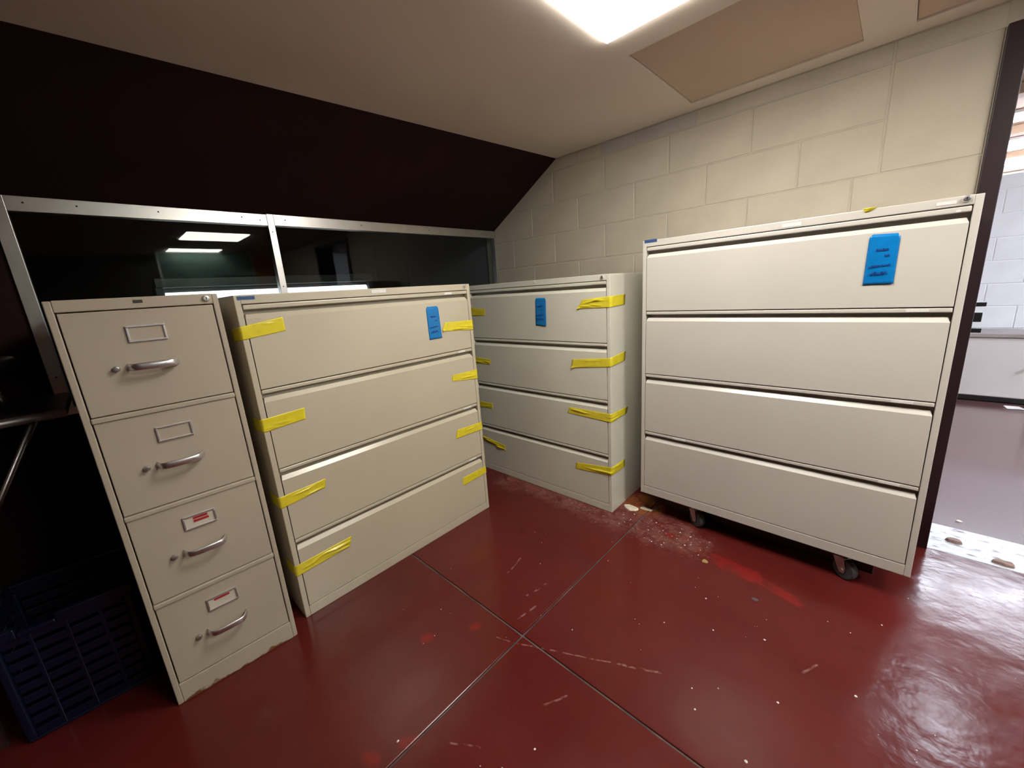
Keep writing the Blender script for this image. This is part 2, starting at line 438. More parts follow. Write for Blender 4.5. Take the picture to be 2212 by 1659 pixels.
# doorway frame
frame = empty("door_1", (0, 0, 0)); tag(frame, "dark maroon steel doorway frame beside the cabinet on a dolly", "door frame", kind="structure")
MB().box(FX0, DX0, YW - 0.018, YW + 0.215, 0, DZ + 0.05).build("jamb", M["maroon_frame"], frame, bevel=0.003)
MB().box(DX1, DX1 + 0.046, YW - 0.018, YW + 0.215, 0, DZ + 0.05).build("jamb", M["maroon_frame"], frame, bevel=0.003)
MB().box(DX0, DX1, YW - 0.018, YW + 0.215, DZ, DZ + 0.05).build("frame_head", M["maroon_frame"], frame, bevel=0.003)
st = MB()
st.box(DX0, DX0 + 0.034, YW + 0.05, YW + 0.07, 1.083, 1.100)
st.box(DX0, DX0 + 0.028, YW + 0.045, YW + 0.075, 1.022, 1.060)
st.box(DX0, DX0 + 0.034, YW + 0.05, YW + 0.07, 0.978, 0.996)
st.build("hinge", M["dark_steel"], frame, bevel=0.002)

# window wall: dark maroon wall below and beside the window, sloping soffit above
wb = MB()
wb.box(XB - 0.12, XB, Y_LEFT, -0.178, 0, ZC)
wb.box(XB - 0.12, XB, -0.178, YW, 0, 0.90)
wb.box(XB - 0.12, XB, -0.178, YW, 1.745, ZC)
wall_back = wb.build("wall_back", M["maroon_wall"]); tag(wall_back, "dark maroon wall around the interior window", "wall", kind="structure")
sf = MB()
NS = 40; vs = []
for q in range(NS + 1):
    yy = Y_LEFT + (YW - Y_LEFT) * q / NS
    xe = -1.780 - 0.068 * (YW - yy)        # the ceiling edge runs slightly out of square
    vs += [(XB, yy, 1.748), (xe, yy, ZC), (xe + 0.03, yy, ZC + 0.1), (XB, yy, ZC + 0.1)]
fs = [(0, 1, 2, 3), tuple(4 * NS + k for k in (3, 2, 1, 0))]
for q in range(NS):
    for k in range(4):
        fs.append((4 * q + k, 4 * q + 4 + k, 4 * q + 4 + (k + 1) % 4, 4 * q + (k + 1) % 4))
sf.add(vs, fs)
soff = sf.build("trim_1", M["maroon_wall"]); tag(soff, "sloping dark maroon soffit above the window", "soffit", kind="structure")

win = empty("window_1", (XB, 0, 0)); tag(win, "two pane interior window in an aluminium frame", "window", kind="structure")
def screws(parent, pts):
    for (y, z) in pts:
        MB().lathe([(0, 0.0035), (0.0012, 0.003), (0.0018, 0.001)], (0.0142, y, z), (1, 0, 0), 8).build("screw", M["dark_steel"], parent)
s = MB().box(-0.03, 0.014, -0.135, 0.732, 1.690, 1.745).build("frame_strip", M["aluminium"], win, bevel=0.0015)
screws(s, [(-0.09, 1.722), (0.05, 1.722), (0.30, 1.722), (0.62, 1.724), (0.70, 1.715)])
s = MB().box(-0.03, 0.014, 0.765, 2.386, 1.693, 1.748).build("frame_strip", M["aluminium"], win, bevel=0.0015)
screws(s, [(0.82, 1.723), (1.25, 1.723), (1.75, 1.723), (2.25, 1.723)])
s = MB().box(-0.03, 0.015, 0.732, 0.765, 0.93, 1.748).build("mullion", M["aluminium"], win, bevel=0.0015)
screws(s, [(0.748, 1.66), (0.748, 1.38)])
s = MB().box(-0.03, 0.015, -0.176, -0.135, 0.93, 1.745).build("post", M["aluminium"], win, bevel=0.0015)
screws(s, [(-0.155, 1.06)])
s = MB().box(-0.03, 0.012, 2.386, 2.40, 0.93, 1.748).build("post", M["aluminium"], win, bevel=0.001)
MB().box(-0.03, 0.02, -0.178, 2.40, 0.90, 0.93).build("sill", M["aluminium"], win, bevel=0.0015)
for (y0, y1) in ((-0.135, 0.732), (0.765, 2.386)):
    MB().box(-0.012, -0.006, y0, y1, 0.93, 1.693).build("pane", M["glass"], win)

# ceiling: flat part, strips round recessed panels, openings for the troffers
LY0, LY1 = 0.880, 1.497
LIGHTS = ((-0.868, -0.268), (0.720, 1.320), (2.20, 2.80))
cl = MB()
cl.box(XB - 0.1, -0.852, Y_LEFT, YW, ZC, ZC + 0.12)                 # flat field over the cabinets
cl.box(-0.852, X_FAR, LY1, LY1 + 0.143, ZC, ZC + 0.12)              # strip beyond the lights
cl.box(-0.852, X_FAR, Y_LEFT, LY0, ZC, ZC + 0.12)
cl.box(-0.268, 0.720, LY0, LY1, ZC, ZC + 0.12)
cl.box(1.320, 2.20, LY0, LY1, ZC, ZC + 0.12)
cl.box(2.80, X_FAR, LY0, LY1, ZC, ZC + 0.12)
for xs in (-0.200, 1.35, 2.9):
    cl.box(xs, xs + 0.145, LY1 + 0.143, YW - 0.10, ZC, ZC + 0.12)   # cross strips
cl.box(-0.852, X_FAR, YW - 0.10, YW, ZC, ZC + 0.12)                 # strip along the block wall
cl.box(-0.852, X_FAR, LY1 + 0.143, YW - 0.10, ZC + 0.018, ZC + 0.12)
cl.box(-0.868, X_FAR, LY0, LY1, ZC + 0.06, ZC + 0.12)
ceiling = cl.build("ceiling", M["ceiling"]); tag(ceiling, "cream ceiling with recessed panels and flush light troffers", "ceiling", kind="structure")
for (x0, x1) in ((-0.852, -0.200), (-0.055, 1.35), (1.495, 2.9)):
    MB().box(x0 + 0.002, x1 - 0.002, LY1 + 0.145, YW - 0.102, ZC + 0.006, ZC + 0.017).build("ceiling_panel", M["ceiling_panel"], ceiling, bevel=0.002)
names_l = ("square flush ceiling light nearest the corner of the room above the floor joints",
           "square flush ceiling light above the right of the camera, mirrored in the window",
           "square flush ceiling light farthest from the window, by the chalkboard")
for (x0, x1), lb in zip(LIGHTS, names_l):
    e = empty("ceiling_light", ((x0 + x1) / 2, (LY0 + LY1) / 2, ZC))
    tag(e, lb, "ceiling light", "square troffers in the ceiling")
    hx, hy = (x1 - x0) / 2, (LY1 - LY0) / 2
    d = MB().box(-hx + 0.006, hx - 0.006, -hy + 0.006, hy - 0.006, -0.012, 0.012).build("diffuser", M["lamp" if x0 < 0 else "lamp_far"], e, bevel=0.004)
    fr = MB()
    fr.box(-hx, -hx + 0.012, -hy, hy, 0.001, 0.05).box(hx - 0.012, hx, -hy, hy, 0.001, 0.05)
    fr.box(-hx + 0.012, hx - 0.012, -hy, -hy + 0.012, 0.001, 0.05).box(-hx + 0.012, hx - 0.012, hy - 0.012, hy, 0.001, 0.05)
    for v in d.data.vertices:
        v.co.x *= (hx - 0.012) / (hx - 0.006); v.co.y *= (hy - 0.012) / (hy - 0.006)
    fr.build("trim_ring", M["ceiling"], e, bevel=0.001)

# remaining walls (only seen mirrored in the window glass)
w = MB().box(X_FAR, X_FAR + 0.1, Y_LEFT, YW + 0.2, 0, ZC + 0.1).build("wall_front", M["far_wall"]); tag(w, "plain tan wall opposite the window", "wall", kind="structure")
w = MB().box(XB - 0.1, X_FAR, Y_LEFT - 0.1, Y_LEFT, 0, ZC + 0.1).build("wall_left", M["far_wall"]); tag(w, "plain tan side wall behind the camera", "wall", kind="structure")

# chalkboard on wheels and a veneer door leaf, both mirrored in the glass
cb = empty("chalkboard", (2.42, 1.30, 0)); tag(cb, "tall green rolling chalkboard mirrored in the left window pane", "chalkboard")
MB().box(0, 0.02, -0.52, 0.56, 0.75, 2.085).build("board", M["chalk"], cb)
fr = MB(); fr.box(-0.008, 0.028, -0.55, -0.52, 0.1, 2.105).box(-0.008, 0.028, 0.56, 0.59, 0.1, 2.105).box(-0.008, 0.028, -0.52, 0.56, 2.085, 2.105).box(-0.008, 0.028, -0.52, 0.56, 0.72, 0.75)
fr.build("frame", M["aluminium"], cb, bevel=0.002)
for yy in (-0.535, 0.575):
    MB().box(-0.22, 0.24, yy - 0.02, yy + 0.02, 0.0, 0.1).build("foot", M["dark_steel"], cb, bevel=0.005)
vd = empty("door_leaf", (2.50, 2.05, 0)); tag(vd, "orange brown veneer door leaf leaning beside the chalkboard", "door")
MB().box(0, 0.04, -0.15, 0.30, 0.0, 2.08).build("panel", M["orange_wood"], vd, bevel=0.003)
MB().lathe([(0, 0.012), (0.03, 0.012), (0.035, 0.026), (0.06, 0.026), (0.066, 0.01)], (0.0, -0.10, 1.0), (-1, 0, 0), 14).build("knob", M["chrome"], vd)

# ------------------------------------------------------------------ dark room beyond the window
dr = MB()
dr.box(-6.2, -6.1, -2.0, 3.4, 0, 2.4)
dr.box(-6.1, XB - 0.12, -2.1, -2.0, 0, 2.4)
dr.box(-6.1, XB - 0.12, 3.3, 3.4, 0, 2.4)
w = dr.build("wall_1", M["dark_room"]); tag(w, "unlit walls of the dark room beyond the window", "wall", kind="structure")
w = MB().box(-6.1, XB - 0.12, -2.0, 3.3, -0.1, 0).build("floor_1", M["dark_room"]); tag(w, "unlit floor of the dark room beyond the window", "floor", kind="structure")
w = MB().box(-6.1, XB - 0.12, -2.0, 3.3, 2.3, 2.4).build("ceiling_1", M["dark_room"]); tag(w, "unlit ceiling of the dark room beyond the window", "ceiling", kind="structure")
w = MB().box(-3.80, XB - 0.125, 2.42, 2.50, 0, 2.3).build("wall_2", M["grey_panel"]); tag(w, "grey partition seen through the right window pane", "wall", kind="structure")
lp = empty("strip_lamp", (-3.10, 0.94, 0)); tag(lp, "glowing white strip lamp under a dark shelf behind the window glass", "lamp")
MB().box(-0.14, 0.03, -0.66, 0.67, 1.425, 1.480).build("housing", M["black_plastic"], lp, bevel=0.004)
MB().box(-0.14, -0.06, -0.66, 0.67, 1.29, 1.425).build("back_plate", M["black_plastic"], lp, bevel=0.002)
MB().tube([(0, -0.62, 1.368), (0, -0.61, 1.368), (0, 0.61, 1.368), (0, 0.62, 1.368)], 0.030, 14).build("tube", M["shelf_lamp"], lp, smooth=True)
for yy in (-0.66, 0.64):
    MB().box(-0.02, 0.02, yy, yy + 0.03, 0.0, 1.425).build("support", M["black_plastic"], lp)

# ------------------------------------------------------------------ hall beyond the doorway
HF = MB().box(-1.5, 6.0, YW + 0.266, 10.6, -0.1, -0.004).build("floor_2", M["hall_floor"])
tag(HF, "shiny red hall floor beyond the doorway", "floor", kind="structure")
hb = MB(); hb.box(-0.5, 5.2, 5.75, 5.90, 0, 1.955)
hall_wall = hb.build("wall_3", M["hall_wall"]); tag(hall_wall, "white block partition at the end of the hall", "wall", kind="structure")
hm = None
for k in range(0, 9):
    z0 = 0.62 + k * BH
    z1 = min(z0 + BH, 1.955)
    if z1 - z0 < 0.03: break
    x = 0.0 + (BL / 2 if k % 2 else 0)
    while x < 2.4:
        key = ("h", round(z1 - z0, 3))
        if key not in block_meshes:
            wq, hq, e = BL - 0.006, z1 - z0 - 0.006, 0.003
            v = [(0, 0.004, 0), (wq, 0.004, 0), (wq, 0.004, hq), (0, 0.004, hq), (e, 0, e), (wq - e, 0, e), (wq - e, 0, hq - e), (e, 0, hq - e)]
            block_meshes[key] = MB().add(v, [(4, 5, 6, 7), (0, 1, 5, 4), (1, 2, 6, 5), (2, 3, 7, 6), (3, 0, 4, 7), (3, 2, 1, 0)]).mesh("concrete_block", M["hall_wall"])
        o = bpy.data.objects.new("concrete_block", block_meshes[key]); COL.objects.link(o); o.parent = hall_wall
        o.location = (x, 5.746, z0 + 0.003)
        x += BL
w = MB().box(-1.5, -1.4, YW + 0.2, 10.6, 0, 2.7).box(6.0, 6.1, YW + 0.2, 10.6, 0, 2.7).box(X_FAR, 6.0, YW + 0.2, YW + 0.3, 0, 2.7).build("wall_4", M["hall_wall"])
tag(w, "white side walls of the hall", "wall", kind="structure")
HC = 2.53
w = MB().box(-1.5, 6.0, YW + 0.2, 10.6, HC + 0.02, HC + 0.12).build("ceiling_2", M["hall_brown"]); tag(w, "brown boarded hall ceiling", "ceiling", kind="structure")
for yb in (5.25, 6.85, 8.45):
    bm_ = MB().box(-1.4, 5.9, yb, yb + 0.16, HC - 0.06, HC + 0.018).build("trim_%d" % (2 + int((yb - 5) / 1.5)), M["hall_brown"], bevel=0.004)
    tag(bm_, {5: "nearest brown beam across the hall ceiling", 6: "middle brown beam across the hall ceiling", 8: "farthest brown beam across the hall ceiling"}[int(yb)], "beam", kind="structure")
for i, (y0, y1, x0, x1) in enumerate(((3.90, 4.50, 0.50, 0.80), (3.90, 4.70, 2.60, 4.00), (6.15, 6.45, 0.2, 2.6), (7.5, 8.1, 0.2, 2.6), (8.75, 9.3, 0.2, 2.6))):  # the second, wide one is an unseen fill added to brighten the hall
    e = empty("hall_light", ((x0 + x1) / 2, (y0 + y1) / 2, HC - 0.034))
    tag(e, ("nearest cool white ceiling fixture in the hall beyond the doorway", "unseen wide fill light added to brighten the hall, right of the doorway view",
            "second cool white ceiling fixture along the hall ceiling",
            "third cool white ceiling fixture along the hall ceiling", "farthest cool white ceiling fixture along the hall ceiling")[i], "ceiling light", "hall ceiling fixtures")
    hx, hy = (x1 - x0) / 2, (y1 - y0) / 2
    MB().box(-hx, hx, -hy, hy, 0.022, 0.05).build("housing", M["hall_cab"], e, bevel=0.003)
    MB().box(-hx + 0.02, hx - 0.02, -hy + 0.02, hy - 0.02, 0.0, 0.022).build("diffuser", M["hall_lamp" if i else "hall_lamp_near"], e, bevel=0.004)
wn = empty("window_2", (0, 10.5, 0)); tag(wn, "bright daylit window band at the far end of the hall", "window", kind="structure")
MB().box(-0.6, 4.6, 0.0, 0.02, 1.0, 2.40).build("pane", M["sky_pane"], wn)
fr = MB()
for xx in (-0.66, 0.45, 1.6, 2.75, 3.9, 4.6): fr.box(xx, xx + 0.06, -0.03, 0.03, 0.94, 2.46)
fr.box(-0.66, 4.66, -0.03, 0.03, 0.94, 1.0).box(-0.66, 4.66, -0.03, 0.03, 2.40, 2.46)
fr.build("window_frame", M["hall_cab"], wn)
w = MB().box(-1.5, 6.0, 10.55, 10.65, 0, 2.7).build("wall_5", M["hall_wall"]); tag(w, "white end wall behind the hall partition", "wall", kind="structure")
# low cupboards along the partition
labels_c = ("low off-white hall cupboard seen through the doorway", "low off-white hall cupboard to the right, mostly hidden by the frame edge")
for i, x0 in enumerate((0.30, 0.955)):
    c = empty("low_cupboard", (x0, 5.36, 0)); tag(c, labels_c[i], "cupboard", "cupboards along the hall partition")
    MB().box(0, 0.650, 0.02, 0.37, 0.05, 0.585).build("body", M["hall_cab"], c, bevel=0.002)
    dd = MB().box(0.006, 0.644, 0.0, 0.018, 0.058, 0.578).build("door", M["hall_cab"], c, bevel=0.003)
    kx = 0.59 if i == 0 else 0.06
    MB().lathe([(0, 0.007), (0.012, 0.007), (0.016, 0.015), (0.026, 0.015), (0.030, 0.006)], (kx, 0, 0.33), (0, -1, 0), 12).build("knob", M["chrome"], dd)
    MB().box(0.0, 0.650, 0.05, 0.36, 0.0, 0.05).build("toe_kick", M["black_plastic"], c)
ct = MB().box(0.29, 1.62, 5.345, 5.742, 0.588, 0.615).build("countertop", M["counter"]); tag(ct, "thin grey countertop over the low hall cupboards", "countertop")
pp = MB().add([(0.80, 5.19, 0.0), (0.90, 5.21, 0.0), (0.88, 5.30, 0.0), (0.79, 5.27, 0.0), (0.80, 5.19, 0.002), (0.90, 5.21, 0.006), (0.88, 5.30, 0.002), (0.79, 5.27, 0.008)],
              [(0, 3, 2, 1), (4, 5, 6, 7), (0, 1, 5, 4), (1, 2, 6, 5), (2, 3, 7, 6), (3, 0, 4, 7)]).build("paper_scrap", M["white_label"])
tag(pp, "small white paper scrap on the hall floor before the cupboard", "paper")

# ------------------------------------------------------------------ cabinet building blocks
def surf_patch(parent, name, mat, quad, nu=10, nv=5, thick=0.0007, off=0.0008, relief=None, side=None, corners=0.0):
    """A thin flexible piece stuck to the front face. quad: TL, TR, BR, BL as (u, v) on the front (local x, z).
    side: ('R' or 'L', TRz, BRz, depth_top, depth_bottom): continues round that corner along the side face.
    relief(s, t): outward lift at s along, t across."""
    TL, TR, BR, BL_ = [Vector((q[0], q[1])) for q in quad]
    rows = []
    for i in range(nu + 1):
        a = i / nu
        top, bot = TL.lerp(TR, a), BL_.lerp(BR, a)
        row = []
        for j in range(nv + 1):
            b = j / nv
            p = top.lerp(bot, b)
            lift = off + (relief(a, b) if relief else 0.0)
            row.append(Vector((p.x, -lift, p.y)))
        rows.append(row)
    if side:
        which, z_t, z_b, d_t, d_b, W = side
        ns = 6; extra = []
        for i in range(1, ns + 1):
            a = i / ns; row = []
            for j in range(nv + 1):
                b = j / nv
                z0 = (TR.y if which == 'R' else TL.y) * (1 - b) + (BR.y if which == 'R' else BL_.y) * b
                z1 = z_t * (1 - b) + z_b * b
                d1 = d_t * (1 - b) + d_b * b
                lift = off + (relief(1 + a, b) if relief else 0.0) * (1 if i < ns else 1)
                x = W + lift if which == 'R' else -lift
                row.append(Vector((x, a * d1, z0 + (z1 - z0) * a)))
            extra.append(row)
        if which == 'R': rows = rows + extra
        else: rows = extra[::-1] + rows
    mb = MB(); nr = len(rows); nc = nv + 1
    vs = [p for r in rows for p in r]
    fs = [(i * nc + j, (i + 1) * nc + j, (i + 1) * nc + j + 1, i * nc + j + 1) for i in range(nr - 1) for j in range(nc - 1)]
    me = bpy.data.meshes.new(name); me.from_pydata([tuple(v) for v in vs], [], fs); me.materials.append(mat)
    bm = bmesh.new(); bm.from_mesh(me); bmesh.ops.recalc_face_normals(bm, faces=bm.faces)
    avg = sum((f.normal.y * f.calc_area() for f in bm.faces))
    if avg > 0: bmesh.ops.reverse_faces(bm, faces=bm.faces)
    bm.to_mesh(me); bm.free()
    for p in me.polygons: p.use_smooth = True
    o = bpy.data.objects.new(name, me); COL.objects.link(o); o.parent = parent
    md = o.modifiers.new("thickness", 'SOLIDIFY'); md.thickness = thick; md.offset = 1.0
    return o

def wrinkles(seed, n, amp, slope=0.15, lo=0.0, hi=1.0):
    rnd = random.Random(seed)
    rid = [(rnd.uniform(0.15, 0.85), rnd.uniform(-slope, slope) * 4, rnd.uniform(lo, hi * 0.6), rnd.uniform(0.3, 0.7), rnd.uniform(0.5, 1.0)) for _ in range(n)]
    def f(a, b):
        h = 0.00035 * (noise.noise(Vector((a * 5, b * 3, seed))) + 1)
        for (c, s, a0, ln, k) in rid:
            if a0 < a < a0 + ln:
                w = math.sin(math.pi * (a - a0) / ln)
                d = b - (c + s * (a - a0 - ln / 2))
                h += 1.5 * amp * k * w * math.exp(-(d / 0.065) ** 2)
        return h
    return f

def tape(parent, quad, side=None, wr=None, curl=False, name="tape_strip"):
    def rel(a, b):
        h = wr(a, b) if wr else 0.0
        if curl and a < 0.10 and b > 0.75: h += 0.010 * (b - 0.75) * 4 * (1 - a * 10)
        return h
    return surf_patch(parent, name, M["tape"], quad, nu=28, nv=16, relief=rel, side=side)

def scribble(mb, x0, z0, w, h, seed, y, letters=5, thick=0.0012, slant=0.0):
    """Illegible marker handwriting: a looping pen line as a thin ribbon."""
    rnd = random.Random(seed); pts = []
    for k in range(letters):
        cx = x0 + w * (k + 0.5) / letters
        hh = h * rnd.uniform(0.6, 1.0); ww = w / letters * rnd.uniform(0.5, 0.9)
        strokes = []
        m_ = rnd.randint(4, 7)
        for q in range(m_):
            strokes.append((cx + ww * (q / (m_ - 1) - 0.5) + rnd.uniform(-0.2, 0.2) * ww, z0 + hh * (0.5 + (0.5 if q % 2 else -0.5) * rnd.uniform(0.5, 1.0)) + slant * (cx - x0)))
        pts.append(strokes)
    for strokes in pts:
        for (p, q) in zip(strokes[:-1], strokes[1:]):
            d = Vector((q[0] - p[0], q[1] - p[1]))
            if d.length < 1e-5: continue
            nrm = Vector((-d.y, d.x)).normalized() * thick / 2
            mb.add([(p[0] - nrm.x, y, p[1] - nrm.y), (q[0] - nrm.x, y, q[1] - nrm.y), (q[0] + nrm.x, y, q[1] + nrm.y), (p[0] + nrm.x, y, p[1] + nrm.y),
                    (p[0] - nrm.x, y + 0.0004, p[1] - nrm.y), (q[0] - nrm.x, y + 0.0004, q[1] - nrm.y), (q[0] + nrm.x, y + 0.0004, q[1] + nrm.y), (p[0] + nrm.x, y + 0.0004, p[1] + nrm.y)],
                   [(0, 1, 2, 3), (7, 6, 5, 4), (0, 4, 5, 1), (1, 5, 6, 2), (2, 6, 7, 3), (3, 7, 4, 0)])

def blue_tag(parent, quad, seed, bulge=0.0):
    """A blue plastic tag with clipped upper corners and marker handwriting."""
    TL, TR, BR, BL_ = [Vector((q[0], q[1])) for q in quad]
    def P(a, b): return TL.lerp(TR, a).lerp(BL_.lerp(BR, a), b)
    nu, nv = 10, 16
    vs, idx = [], {}
    for i in range(nu + 1):
        for j in range(nv + 1):
            a, b = i / nu, j / nv
            p = P(a, b)
            if b < 0.001 and (a < 0.05 or a > 0.95):
                p = P(a + (0.10 if a < 0.5 else -0.10), b)
            if abs(b - 1 / nv) < 0.001 and (a < 0.05 or a > 0.95):
                p = P(a + (0.01 if a < 0.5 else -0.01), b)
            h = 0.0012 + bulge * math.sin(math.pi * a) * math.sin(math.pi * b) + 0.0008 * (noise.noise(Vector((a * 2, b * 3, seed))) + 1)
            if b > 0.98: h += 0.004 * max(0, a - 0.3)
            vs.append((p.x, -h, p.y))
    nc = nv + 1
    fs = [(i * nc + j, i * nc + j + 1, (i + 1) * nc + j + 1, (i + 1) * nc + j) for i in range(nu) for j in range(nv)]
    me = bpy.data.meshes.new("tag"); me.from_pydata(vs, [], fs); me.materials.append(M["tag_blue"])
    bm = bmesh.new(); bm.from_mesh(me); bmesh.ops.recalc_face_normals(bm, faces=bm.faces)
    if sum(f.normal.y for f in bm.faces) > 0: bmesh.ops.reverse_faces(bm, faces=bm.faces)
    bm.to_mesh(me); bm.free()
    for p in me.polygons: p.use_smooth = True
    o = bpy.data.objects.new("inventory_tag", me); COL.objects.link(o); o.parent = parent; o["label"] = "blue plastic tag with dark handwriting"
    md = o.modifiers.new("thickness", 'SOLIDIFY'); md.thickness = 0.0006; md.offset = -1.0
    mb = MB(); w = (TR - TL).length; hgt = (TL - BL_).length
    x0 = BL_.x; z0 = BL_.y
    yy = -(0.0040 + bulge * 0.9)
    scribble(mb, x0 + 0.28 * w, z0 + 0.66 * hgt, 0.44 * w, 0.085 * hgt, seed, yy, 4, 0.0020)
    scribble(mb, x0 + 0.58 * w, z0 + 0.545 * hgt, 0.20 * w, 0.05 * hgt, seed + 1, yy, 2, 0.0016)
    scribble(mb, x0 + 0.10 * w, z0 + 0.335 * hgt, 0.74 * w, 0.055 * hgt, seed + 2, yy, 7, 0.0018, 0.10)
    scribble(mb, x0 + 0.18 * w, z0 + 0.19 * hgt, 0.58 * w, 0.085 * hgt, seed + 3, yy, 5, 0.0020, 0.05)
    mb.build("handwriting", M["ink"], o)["kind"] = "stuff"
    return o

def lock(parent, u, v, r=0.0085):
    MB().lathe([(-0.002, r), (0.004, r), (0.0065, r * 0.86), (0.007, r * 0.6)], (u, 0, v), (0, -1, 0), 18).build("lock", M["handle"], parent, smooth=False)
    MB().box(u - 0.0012, u + 0.0012, -0.0078, -0.0068, v - r * 0.42, v + r * 0.42).build("keyhole", M["dark_steel"], parent)

def small_label(parent, u0, u1, v0, v1, name="label_card", mat="white_label", y=-0.0012):
    return MB().box(u0, u1, y, y + 0.0009, v0, v1).build(name, M[mat], parent)

def maker_badge(parent, quad):
    u0, u1 = quad[0][0], quad[1][0]; v0, v1 = quad[3][1], quad[0][1]
    b = MB().box(u0, u1, -0.0011, -0.0001, v0, v1).build("maker_badge", M["badge_blue"], parent)
    cu = bpy.data.curves.new("badge_text", 'FONT'); cu.body = "OfficeSource"; cu.size = (v1 - v0) * 0.98; cu.align_x = 'CENTER'; cu.align_y = 'CENTER'; cu.extrude = 0.0002
    to = bpy.data.objects.new("badge_text_tmp", cu); COL.objects.link(to)
    bpy.context.view_layer.update()
    me = bpy.data.meshes.new_from_object(to.evaluated_get(bpy.context.evaluated_depsgraph_get()))
    bpy.data.objects.remove(to, do_unlink=True)
    xs = [v.co.x for v in me.vertices]; sx = (u1 - u0) * 0.94 / (max(xs) - min(xs)); cx = (max(xs) + min(xs)) / 2
    for v in me.vertices:
        x, y, z = v.co; v.co = ((x - cx) * sx + (u0 + u1) / 2, -0.0013 - z, y + (v0 + v1) / 2)
    me.materials.clear(); me.materials.append(M["badge_text"])
    t = bpy.data.objects.new("badge_lettering", me); COL.objects.link(t); t.parent = b

def lateral_cabinet(loc, rz, W, H, mat, m, t, b, strips, label, depth=0.47):
    """Four-drawer lateral file: carcass, four drawers with bevelled full-width pulls, a label rail above each pull."""
    root = empty("lateral_file_cabinet", loc, rz)
    tag(root, label, "filing cabinet", "wide four-drawer filing cabinets")
    mt = M[mat]
    body = MB()
    body.box(0, m, 0, depth, 0, H - 0.0005).box(W - m, W, 0, depth, 0, H - 0.0005)
    body.box(m, W - m, 0, depth, H - t, H)
    body.box(m, W - m, 0, depth, 0, b - 0.003)
    body.box(m, W - m, depth - 0.012, depth, b - 0.003, H - t)
    body.box(m, W - m, 0.034, 0.046, b - 0.003, H - t)
    body.build("body", mt, root, bevel=0.0022)
    u0, u1 = m + 0.0025, W - m - 0.0025
    tops = [H - t - 0.0195] + list(strips)          # bottom edge of each label rail
    for k in range(4):
        zs = tops[k]
        rh = 0.0165 if k == 0 else 0.0145
        rail = MB().box(u0, u1, 0.0005, 0.020, zs, zs + rh).build("label_rail", mt, root, bevel=0.003)
        nxt = (tops[k + 1] + 0.0145 + 0.004) if k < 3 else b
        zg, zv = zs - 0.0165, zs - 0.0320            # foot of the finger gap, foot of the bevel
        prof = [(0.0, nxt), (0.0, zv), (0.0122, zg), (0.016, zg + 0.001), (0.033, zg - 0.004), (0.033, nxt)]
        dr = MB(); e = 0.006
        dr.prism_x(prof, u0, u1)
        for (i, v) in enumerate(dr.v):               # mitred bevel ends
            if abs(v[2] - zg) < 1e-6 or abs(v[2] - zg - 0.001) < 1e-6:
                dr.v[i] = (v[0] + (e if v[0] < W / 2 else -e), v[1], v[2])
        dr.build("drawer", mt, root, bevel=0.0012)
        yield_rails.append(rail)
    return root
yield_rails = []

# ---- lateral cabinet with tape, standing against the window wall
yield_rails.clear()
H2 = 1.3237
c2 = lateral_cabinet((-1.636, 0.342, 0), 1.58143, 1.067, H2, "beige2", 0.0195, 0.0313, 0.0474, (0.9674, 0.6527, 0.3446),
    "wide beige four-drawer filing cabinet with yellow tape, beside the narrow cabinet")
lock(c2, 1.030, 1.312)
maker_badge(c2, ((0.010, 1.319), (0.064, 1.319), (0.064, 1.3065), (0.010, 1.3065)))
small_label(c2, 0.507, 0.576, 1.304, 1.318)
for r, (a, b_, z0, z1) in zip(yield_rails, ((0.898, 0.944, 1.2755, 1.2865), (0.949, 0.995, 0.970, 0.979), (0.945, 1.001, 0.655, 0.664), (0.950, 1.003, 0.347, 0.356))):
    small_label(r, a, b_, z0, z1, y=-0.0007)
tape(c2, ((0.0, 1.216), (0.140, 1.238), (0.142, 1.187), (0.0, 1.170)), ('L', 1.205, 1.160, 0.13, 0.13, 1.067), wrinkles(1, 1, 0.001))
tape(c2, ((0.0, 0.876), (0.153, 0.883), (0.149, 0.837), (0.0, 0.826)), ('L', 0.865, 0.818, 0.12, 0.12, 1.067), wrinkles(2, 2, 0.0012))
tape(c2, ((0.0, 0.558), (0.179, 0.566), (0.171, 0.528), (0.0, 0.511)), ('L', 0.548, 0.500, 0.12, 0.12, 1.067), wrinkles(3, 3, 0.003))
tape(c2, ((0.0, 0.250), (0.239, 0.259), (0.224, 0.215), (0.0, 0.203)), ('L', 0.245, 0.197, 0.11, 0.11, 1.067), wrinkles(4, 5, 0.005, 0.25))
tape(c2, ((0.879, 1.138), (1.067, 1.133), (1.067, 1.080), (0.858, 1.096)), ('R', 1.130, 1.078, 0.05, 0.05, 1.067), wrinkles(5, 3, 0.004, 0.04), True)
tape(c2, ((0.891, 0.860), (1.067, 0.860), (1.067, 0.806), (0.889, 0.828)), ('R', 0.858, 0.806, 0.05, 0.05, 1.067), wrinkles(6, 4, 0.003, 0.1))
tape(c2, ((0.885, 0.556), (1.067, 0.550), (1.067, 0.504), (0.872, 0.509)), ('R', 0.548, 0.503, 0.05, 0.05, 1.067), wrinkles(7, 2, 0.002, 0.08))
tape(c2, ((0.891, 0.269), (1.067, 0.273), (1.067, 0.231), (0.885, 0.222)), ('R', 0.274, 0.231, 0.05, 0.05, 1.067), wrinkles(8, 1, 0.001))
blue_tag(c2, ((0.776, 1.224), (0.848, 1.224), (0.853, 1.066), (0.777, 1.063)), 11)

